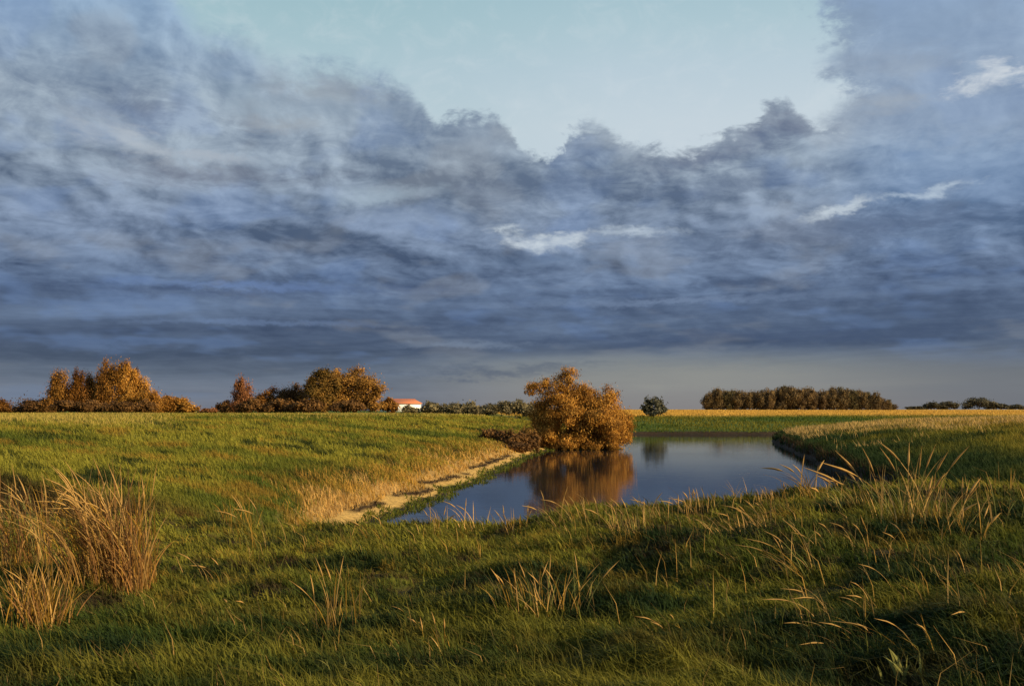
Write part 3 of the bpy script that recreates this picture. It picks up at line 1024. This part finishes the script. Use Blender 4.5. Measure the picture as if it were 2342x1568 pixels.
skyline('round_tree', 'dark brown broad tree in the middle of the brown group', 'tree', 668, [(650, 908, 24, 24), (678, 902, 24, 22), (664, 924, 32, 18), (694, 918, 20, 18)], 13500, .26, DARKR, .12, 'round', GM, 136)
skyline('round_tree', 'olive brown tree with a notched top beside the big round one', 'tree', 740, [(712, 884, 18, 20), (758, 880, 20, 26), (730, 870, 22, 22), (744, 856, 14, 18), (722, 900, 26, 26), (748, 900, 26, 28), (735, 925, 32, 18)], 18000, .26, OLVB, .16, 'round', GM, 132)
skyline('round_tree', 'big round brown-orange tree, largest of the group by the white house', 'tree', 812, [(775, 878, 30, 30), (775, 908, 34, 30), (812, 868, 38, 26), (844, 882, 32, 30), (790, 885, 32, 26), (856, 904, 20, 22), (820, 908, 44, 26), (792, 922, 34, 18), (846, 928, 28, 16), (772, 860, 16, 20)], 26000, .26,
        [(.16, .082, .02), (.32, .165, .034), (.48, .25, .055)], .2, 'round', GM, 134, 1, 7)
skyline('round_bush', 'small orange bush against the left wall of the white house', 'shrub', 888, [(884, 926, 16, 14), (898, 930, 14, 12)], 3200, .34, ORANGE, .06, 'round', GM, 138, 3, 3)
skyline('round_bush', 'little dark green bush in front of the white house', 'shrub', 936, [(932, 936, 14, 9), (946, 938, 14, 8)], 2200, .32, GREYG, .05, 'round', None, 140, 3, 3)
for dx, rx, ry, Y, lab, g in [(150, 30, 14, 128, 'low dark brown bush at the foot of the pale orange birch', GL), (205, 34, 15, 128, 'dark brown bush at the foot of the short orange birch', GL),
                              (275, 34, 12, 127, 'dark rusty bush below the bright orange birch', GL), (330, 26, 13, 129, 'dark brown bush at the foot of the sloping birch', GL),
                              (575, 34, 14, 128, 'dark brown bush below the narrow reddish tree', GM), (640, 36, 16, 128, 'blackish brown bush in front of the broad dark tree', GM),
                              (705, 32, 16, 127, 'dark bush between the broad dark tree and the notched olive one', GM), (790, 36, 13, 127, 'dark brown bush below the left of the big round tree', GM)]:
    skyline('low_bush', lab, 'shrub', dx, [(dx, 940 - ry * .9, rx * .7, ry), (dx - rx * .6, 938 - ry * .5, rx * .55, ry * .8), (dx + rx * .6, 938 - ry * .6, rx * .55, ry * .8)], 3400, .3, DARKR, .06, 'round', g, Y, 3, 3)
# olive hedge line between the house and the willow
HB = [(985, 930, 22, 13), (1030, 932, 24, 11), (1068, 930, 20, 12), (1105, 934, 24, 11), (1145, 930, 22, 13), (1182, 928, 22, 15), (1208, 936, 20, 14)]
HL = ['olive grey bush just right of the white house', 'second low olive bush counted from the white house', 'third low olive bush from the white house, with a bump on top',
      'flattest olive bush halfway between house and willow', 'fifth olive bush from the house, thin and see-through', 'taller grey-green bush near the willow, last but one of the row', 'olive bush half hidden behind the left of the willow']
for (dx, dy, rx, ry), lab in zip(HB, HL):
    skyline('olive_bush', lab, 'shrub', dx, [(dx - rx * .4, dy + 3, rx * .7, ry * .9), (dx + rx * .3, dy, rx * .8, ry), (dx + rx * .6, dy + 6, rx * .7, ry * .7)], 2600, .34, GREYG, .05, 'round',
            'olive bushes between the white house and the willow', 140, 3, 3)
# grey bush across the water, right of the willow
skyline('grey_shrub', 'loose grey-green shrub alone on the far bank right of the willow', 'shrub', 1494,
        [(1486, 918, 13, 14), (1506, 922, 14, 14), (1478, 932, 13, 12), (1512, 936, 14, 12), (1494, 938, 22, 12)], 1500, .42, [(.07, .068, .040), (.12, .115, .07), (.18, .165, .10)], .09, 'round', None, 143, 4, 5, 14)

# the dark wood on the right horizon
YF = 330
GR = 'trees of the dark wood on the right horizon'
protos = []
for k in range(5):
    pal = [[(.08, .056, .027), (.145, .10, .046), (.23, .155, .06)], [(.10, .064, .03), (.18, .115, .05), (.26, .17, .066)], [(.075, .062, .032), (.135, .105, .046), (.19, .15, .056)]][k % 3]
    lobes = [(random.uniform(-.6, .6), 0, 6.1 + random.uniform(-.5, .4), 1.5, 1.5, 1.5), (-1.1, .3, 4.4, 1.5, 1.4, 1.8), (1.1, -.3, 4.3, 1.5, 1.4, 1.8), (0, 0, 2.6, 2.1, 1.8, 1.9), (random.uniform(-1, 1), .4, 1.3, 2.2, 1.8, 1.2)]
    protos.append((lobes, pal))
edge = [(1600, 925), (1615, 900), (1635, 890), (1700, 893), (1760, 888), (1815, 884), (1870, 890), (1925, 886), (1975, 892), (2010, 902), (2040, 920), (2060, 930)]
first = [None] * 5
xs_w = np.arange(1616, 2046, 8.0)
wood_lab = 'dark brown tree in the close-standing wood on the right horizon'
for i, dx in enumerate(xs_w):
    for row in range(1):
        Y = YF + (i % 3) * 7
        top = np.interp(dx, [e[0] for e in edge], [e[1] for e in edge]) + random.uniform(-3, 5)
        x = XW(dx, Y)
        z = hz(x, Y)
        hgt = max(ZW(top, Y) - z, 2.0)
        sc = hgt / 7.4
        k = random.randrange(5)
        lab = wood_lab
        if i == 0:
            lab = 'tree at the left end of the dark wood on the right horizon'
        elif i == len(xs_w) - 1:
            lab = 'last low tree at the right end of the dark wood on the horizon'
        if first[k] is None:
            first[k] = tree('woodland_tree', lab, 'tree', (x, Y, z), protos[k][0], 2600, .6, protos[k][1], .16, 'tall', GR, 8, 4)
            first[k].scale = (max(sc, .75), max(sc, .75), sc)
        else:
            copy_tree(first[k], (x, Y, z), random.uniform(0, 6.28), (max(sc, .75), max(sc, .75), sc), lab, GR)
# faint low bushes far right
YB = 600
BL = [[(.065, .060, .038), (.095, .086, .052), (.125, .11, .068)]]
for dx, rx, top, lab in [(2092, 26, 928, 'faint flat bush just right of the dark wood, very far away'), (2134, 28, 917, 'far round bush, left of two humps near the right edge of the horizon'),
                         (2168, 26, 915, 'far bush joined to the left hump near the right edge'), (2236, 44, 908, 'far broad hump of a tree near the right edge, highest there'),
                         (2282, 28, 921, 'far bush trailing off to the right of the highest hump'), (2322, 24, 924, 'far bush at the very right edge of the picture')]:
    x = XW(dx, YB)
    z = hz(x, YB)
    s = K * YB / F
    hgt = max(ZW(top, YB) - z, 1.5)
    rr = [(0, 0, hgt * .62, rx * s * .6, rx * s * .5, hgt * .36), (-rx * s * .5, 0, hgt * .4, rx * s * .5, rx * s * .4, hgt * .35), (rx * s * .5, 0, hgt * .38, rx * s * .5, rx * s * .4, hgt * .34)]
    tree('distant_bush', lab, 'shrub', (x, YB, z), rr, 2600, 1.1, BL[0], .25, 'round', 'far bushes near the right edge of the horizon', 8, 3, 2)

# ------------------------------------------------------------------ the white house
def house():
    Y = 370
    x0, x1 = XW(868, Y), XW(966, Y)
    cx = (x0 + x1) / 2
    z = hz(cx, Y)
    root = bpy.data.objects.new('farm_house', None)
    col.objects.link(root)
    root.location = (cx, Y, z)
    root.rotation_euler = (0, 0, R(6))
    tag(root, 'low white house with an orange tiled hip roof behind the bushes', 'house')
    hw, hd = (x1 - x0) / 2 - .5, 4.2
    ze = ZW(921.5, Y) - z
    zr = ZW(912, Y) - z
    A = Acc()
    zb = -.4

    def box(a, b, c, d, e, f):
        V = [(a, c, e), (b, c, e), (b, d, e), (a, d, e), (a, c, f), (b, c, f), (b, d, f), (a, d, f)]
        return V, [(0, 3, 2, 1), (4, 5, 6, 7), (0, 1, 5, 4), (1, 2, 6, 5), (2, 3, 7, 6), (3, 0, 4, 7)]
    A.add(*box(-hw, hw, -hd, hd, zb, ze))
    link('wall', A.mesh('house_wall', plain_mat('white_limewash', (.88, .87, .84), .85, .05, .8)), root)
    o = .45
    rw = hw - 2.2
    V = [(-hw - o, -hd - o, ze), (hw + o, -hd - o, ze), (hw + o, hd + o, ze), (-hw - o, hd + o, ze), (-rw, 0, zr), (rw, 0, zr)]
    V2 = [(a, b, c - .12) for a, b, c in V[:4]]
    me = make_mesh('house_roof', V + V2, [(0, 1, 5, 4), (2, 3, 4, 5), (0, 6, 7, 1), (1, 7, 8, 2), (2, 8, 9, 3), (3, 9, 6, 0), (6, 9, 8, 7)], [(1, 2, 5), (3, 0, 4)], None,
                   plain_mat('orange_roof_tiles', (.52, .17, .07), .8, .25, 2.0, (3, 1, 3)))
    rf = link('roof', me, root)
    B = Acc()
    B.add(*tube([(-rw - .1, 0, zr + .03), (0, 0, zr + .05), (rw + .1, 0, zr + .03)], [.12, .12, .12], 6))
    link('ridge_tiles', B.mesh('house_ridge', plain_mat('ridge_tiles', (.46, .15, .07), .8)), rf)


house()

# ------------------------------------------------------------------ single tufts, stalks and reeds that stand out
def tuft(name, label, cat, dx, dy, top, spread, n, lean=-.45, heads=4, pal=(STR,), w=.009, group=None, curl=.7, hmin=.34, headr=.0058, fan=.30, headlen=.3, litter=None):
    """dry grass tuft whose base is seen at (dx, dy) and whose tips reach picture row top"""
    x, y = ground_at(dx, dy)
    n = int(n * 1.6) if 1 < n < 100 else n
    d = math.hypot(x, y)
    z = hz(x, y)
    s = K * d / F
    H = max((dy - top) * s, .12) * 1.06
    sp = spread * s
    S = 8
    t = np.linspace(0, 1, S)[None, :, None]
    bxy = np.clip(rng.normal(0, 1, (n, 2)), -1.5, 1.5) * np.array([sp * .42, sp * .3 + .02])
    hh = H * (hmin + (1 - hmin) * rng.random(n) ** .8)
    hh[0] = H
    ln = np.array([lean, -.05]) + rng.normal(0, fan, (n, 2)) + bxy / (sp + .05) * np.array([.22, .1])
    zb = height(x + bxy[:, 0], y + bxy[:, 1]) - z - .03
    base = np.stack([bxy[:, 0], bxy[:, 1], zb], -1)[:, None, :]
    bend = (ln * hh[:, None])[:, None, :] * (.35 * t + .65 * t ** 2.2)
    drop = curl * (np.abs(ln).sum(1))[:, None, None] * .38
    up = hh[:, None, None] * (t - drop * t ** 3)
    path = np.concatenate([base[..., :2] + bend, base[..., 2:] + up], -1)
    ax = rng.normal(0, .7, n)
    side = np.stack([np.cos(ax), np.sin(ax), np.zeros(n)], -1)
    prof = np.array([.55, .65, .8, 1, 1, .85, .5, .06])
    ww = .8 * w * (d / 9) ** .5 * (.6 + .8 * rng.random(n))
    V, q = ribbons(path, ww[:, None] * prof[None], side)
    pal = np.array(pal)
    cc = pal[rng.integers(0, len(pal), n)] * (.75 + .5 * rng.random((n, 1)))
    if litter is not None:      # short dead leaves are browner than the tall straw
        f = (1 - sstep(.45, .8, hh / H))[:, None]
        cc = cc * (1 - f) + np.array(litter) * f * (.5 + .9 * rng.random((n, 1)))
    root = link(name, make_mesh(name, V, q, None, np.repeat(cc, S * 2, 0), M_STRAW), None, label, cat, group, None, (x, y, z))
    order = np.argsort(-hh)[:heads]
    for i in order:
        p = path[i]
        # the plume follows the last part of its stalk
        tt = np.linspace(1 - headlen, 1.04, 9)
        pts = [tuple(np.array([np.interp(u, np.linspace(0, 1, S), p[:, j]) for j in range(3)]) + (p[-1] - p[-2]) * max(0, u - 1) * S) for u in tt]
        rr = headr * (d / 9) ** .5 * (.7 + .6 * rng.random())
        rad = [rr * v * (.85 + .3 * rng.random()) for v in (.15, .6, .95, 1, .9, .72, .5, .3, .05)]
        Vt, qt = tube(pts, rad, 5)
        c = STR * (1.0 + .25 * rng.random())
        link('seed_head', make_mesh('seed_head', Vt, qt, None, np.tile(c, (len(Vt), 1)), M_STRAW), root)
    return root


ST, OC = STR, OCH
PALE = STR * 1.12
BROWN = np.array([.26, .13, .045])
GY = np.array([.20, .19, .05])
FG = 'dry grass tufts standing out of the near bank'
tuft('reed_clump', 'large dense golden-brown reed clump on the left, its plumes bent to the left', 'reeds', 258, 1330, 1052, 112, 560, -.30, 26, (ST, OC, BROWN, ST), .011, None, 1.2, .3, .006, .24, litter=(.27, .135, .038))
tuft('reed_clump', 'reed clump cut off by the left edge, beside the largest one', 'reeds', 62, 1295, 1085, 75, 190, -.30, 12, (ST, OC, BROWN, GY), .011, None, 1.1, .3, .006, .26, litter=(.26, .13, .038))
tuft('grass_tuft', 'short thick ochre tuft at bottom left, below the reed clumps', 'grass', 92, 1432, 1285, 80, 200, -.05, 3, (OC, OC, ST, BROWN), .010, None, .3, .4, .006, .25)
tuft('grass_tuft', 'small orange tuft at the right foot of the largest reed clump', 'grass', 325, 1325, 1225, 45, 34, .05, 2, (OC, ST), .010, FG, .4)
tuft('grass_tuft', 'five thin pale stalks bent left, in dark turf right of the reed clump', 'grass', 500, 1330, 1245, 60, 7, -.6, 3, (ST, OC), .007, FG)
tuft('grass_tuft', 'two crossing pale stalks alone in dark turf at lower left', 'grass', 555, 1405, 1345, 30, 4, -.6, 2, (ST,), .006, FG)
tuft('grass_tuft', 'tall thin stalks at the meeting of left slope and near turf', 'grass', 600, 1258, 1125, 90, 16, -.35, 6, (ST, OC, GY), .008, FG)
tuft('grass_tuft', 'green-yellow upright grass at the foot of the left slope', 'grass', 545, 1200, 1120, 70, 30, .05, 0, (GY, GY, OC), .010, FG)
tuft('grass_tuft', 'pale vase-shaped tuft standing alone in the dark lower turf', 'grass', 772, 1436, 1292, 70, 24, -.05, 5, (ST, ST, OC), .009, FG, .3, .4)
tuft('grass_tuft', 'few short stalks where the sandy shore meets the near turf', 'grass', 715, 1215, 1160, 60, 8, -.35, 3, (ST, OC), .008, FG)
tuft('grass_tuft', 'stalks bent left at the left tip of the water', 'grass', 880, 1240, 1165, 70, 12, -.5, 4, (ST, OC), .008, FG)
tuft('grass_tuft', 'thin stalks in front of the blue water, left of the white-stemmed one', 'grass', 985, 1222, 1150, 40, 7, -.3, 3, (ST, OC), .008, FG)
tuft('grass_tuft', 'stalks with one white stem in front of the left water', 'grass', 1075, 1212, 1132, 35, 8, -.2, 3, (ST, PALE * 1.3), .008, FG)
tuft('grass_tuft', 'ochre tuft at the left foot of the willow reflection', 'grass', 1180, 1215, 1150, 40, 14, -.2, 4, (OC, ST), .009, FG)
tuft('grass_tuft', 'long curved blade with short ones in front of the willow reflection', 'grass', 1275, 1205, 1108, 60, 9, -.5, 4, (ST, GY), .010, FG)
tuft('grass_tuft', 'straw tuft at the right foot of the willow reflection', 'grass', 1352, 1200, 1128, 60, 12, -.3, 4, (ST, OC), .009, FG)
tuft('grass_tuft', 'frothy pale tuft on the water edge right of the reflection', 'grass', 1442, 1225, 1130, 55, 30, -.25, 9, (PALE, ST, GY), .007, FG)
tuft('grass_tuft', 'thin upright stalks before the open water at the middle of the bank', 'grass', 1525, 1190, 1112, 70, 12, -.15, 6, (ST, PALE), .007, FG)
tuft('grass_tuft', 'bright straw tuft on the bank where the open water is widest', 'grass', 1600, 1175, 1105, 50, 20, -.25, 6, (ST, OC, PALE), .009, FG)
tuft('grass_tuft', 'brightly lit straw bent flat to the left below the open water', 'grass', 1705, 1225, 1140, 110, 34, -.65, 10, (PALE, ST), .010, FG)
tuft('grass_tuft', 'short straw tuft at the turf rim left of the star-shaped reed', 'grass', 1760, 1150, 1105, 60, 14, -.2, 4, (ST, OC), .009, FG)
tuft('reed_clump', 'star-shaped tall reed in front of the right end of the water', 'reeds', 1855, 1145, 1045, 34, 14, -.3, 5, (OC, ST), .011, FG, .7, .4, .010, .55)
tuft('reed_clump', 'reeds with thick drooping plumes right of the star-shaped reed', 'reeds', 1935, 1160, 1075, 60, 18, -.5, 6, (ST, GY), .009, FG, .6, .4, .010)
tuft('reed_clump', 'tallest upright reeds with pale plumes against the dark right bank', 'reeds', 2065, 1190, 1020, 95, 30, -.2, 11, (ST, GY, PALE), .009, FG, .4, .4, .010)
tuft('reed_clump', 'reeds leaning right with fluffy plumes against the dark right bank', 'reeds', 2140, 1195, 1078, 80, 20, .25, 8, (ST, GY, PALE), .009, FG, .4, .4, .010)
tuft('reed_clump', 'thin-stemmed reeds farthest right against the dark bank', 'reeds', 2265, 1205, 1085, 80, 14, -.1, 5, (ST, GY), .008, FG)
tuft('reed_clump', 'short fat-plumed reeds below the tallest ones at right', 'reeds', 2190, 1235, 1150, 70, 16, .05, 6, (ST, OC), .008, FG, .4, .4, .010)
tuft('grass_tuft', 'pale arching stalk pair in the turf below the star-shaped reed', 'grass', 1890, 1250, 1180, 40, 6, -.6, 3, (ST, PALE), .007, FG)
tuft('grass_tuft', 'tuft with long bent stalks in the middle of the right turf', 'grass', 1835, 1318, 1190, 60, 16, -.6, 6, (ST, OC, GY), .008, FG)
tuft('grass_tuft', 'two feathery stalks below the tallest reeds', 'grass', 1965, 1268, 1185, 40, 6, -.45, 3, (ST, PALE), .007, FG)
tuft('grass_tuft', 'small feathery tuft right of the two feathery stalks', 'grass', 2045, 1275, 1190, 50, 7, -.45, 3, (ST, OC), .007, FG)
tuft('grass_tuft', 'single tall arching stalk above the lower right turf', 'grass', 2045, 1355, 1268, 4, 1, -.9, 1, (ST, PALE), .007, FG)
tuft('grass_tuft', 'single dry arching stalk near the right edge', 'grass', 2215, 1325, 1260, 4, 1, -.9, 1, (ST, PALE), .008, FG)
tuft('grass_tuft', 'three long curved stalks lying left in the lower right turf', 'grass', 1895, 1410, 1318, 40, 5, -.95, 4, (PALE, ST), .009, FG)
tuft('grass_tuft', 'curved pale stalk low in the turf, below the three long ones', 'grass', 1868, 1440, 1395, 22, 3, -1.0, 2, (PALE, ST), .009, FG)
tuft('grass_tuft', 'arching pale stalks in the middle of the lower right turf', 'grass', 2000, 1400, 1325, 55, 6, -.85, 3, (ST, PALE), .008, FG)
tuft('grass_tuft', 'straw bunch bent left, with tangled brown stems', 'grass', 1985, 1490, 1400, 80, 12, -.8, 4, (ST, OC, BROWN), .008, FG)
tuft('grass_tuft', 'stiff ochre stalk with a curved top at lower right', 'grass', 2120, 1520, 1385, 40, 6, -.6, 3, (ST, OC), .009, FG)
tuft('grass_tuft', 'thin curved stem alone in the dark lower right corner', 'grass', 2242, 1440, 1368, 4, 1, -.9, 1, (ST,), .006, FG)
tuft('grass_tuft', 'broad yellow-green leaves at the bottom edge', 'grass', 2070, 1566, 1485, 60, 9, -.3, 0, (GY * 1.2, GY), .022, FG)
tuft('grass_tuft', 'large pale tuft of upright stems in the middle of the near turf', 'grass', 1215, 1392, 1275, 110, 40, -.25, 10, (ST, GY, OC), .009, FG, .4)
tuft('grass_tuft', 'tall straight yellow-green stems beside the large pale tuft', 'grass', 1318, 1405, 1270, 50, 12, .1, 4, (GY, ST, OC), .010, FG, .3)
tuft('grass_tuft', 'pair of stalks bent left in the dark turf below the middle', 'grass', 955, 1440, 1380, 45, 5, -.65, 3, (ST, OC), .007, FG)
tuft('grass_tuft', 'ochre stalks with a bare orange patch at their foot, lower middle', 'grass', 1005, 1500, 1405, 55, 9, -.5, 3, (OC, ST), .008, FG)
tuft('grass_tuft', 'reddish-orange stalks leaning left, lower middle right', 'grass', 1540, 1465, 1392, 60, 10, -.5, 3, (np.array([.36, .17, .05]), OC), .009, FG)
tuft('grass_tuft', 'olive leaf bunch at the bottom edge left of the middle', 'grass', 770, 1560, 1490, 80, 40, -.15, 0, (GY, GY * .8), .010, FG)
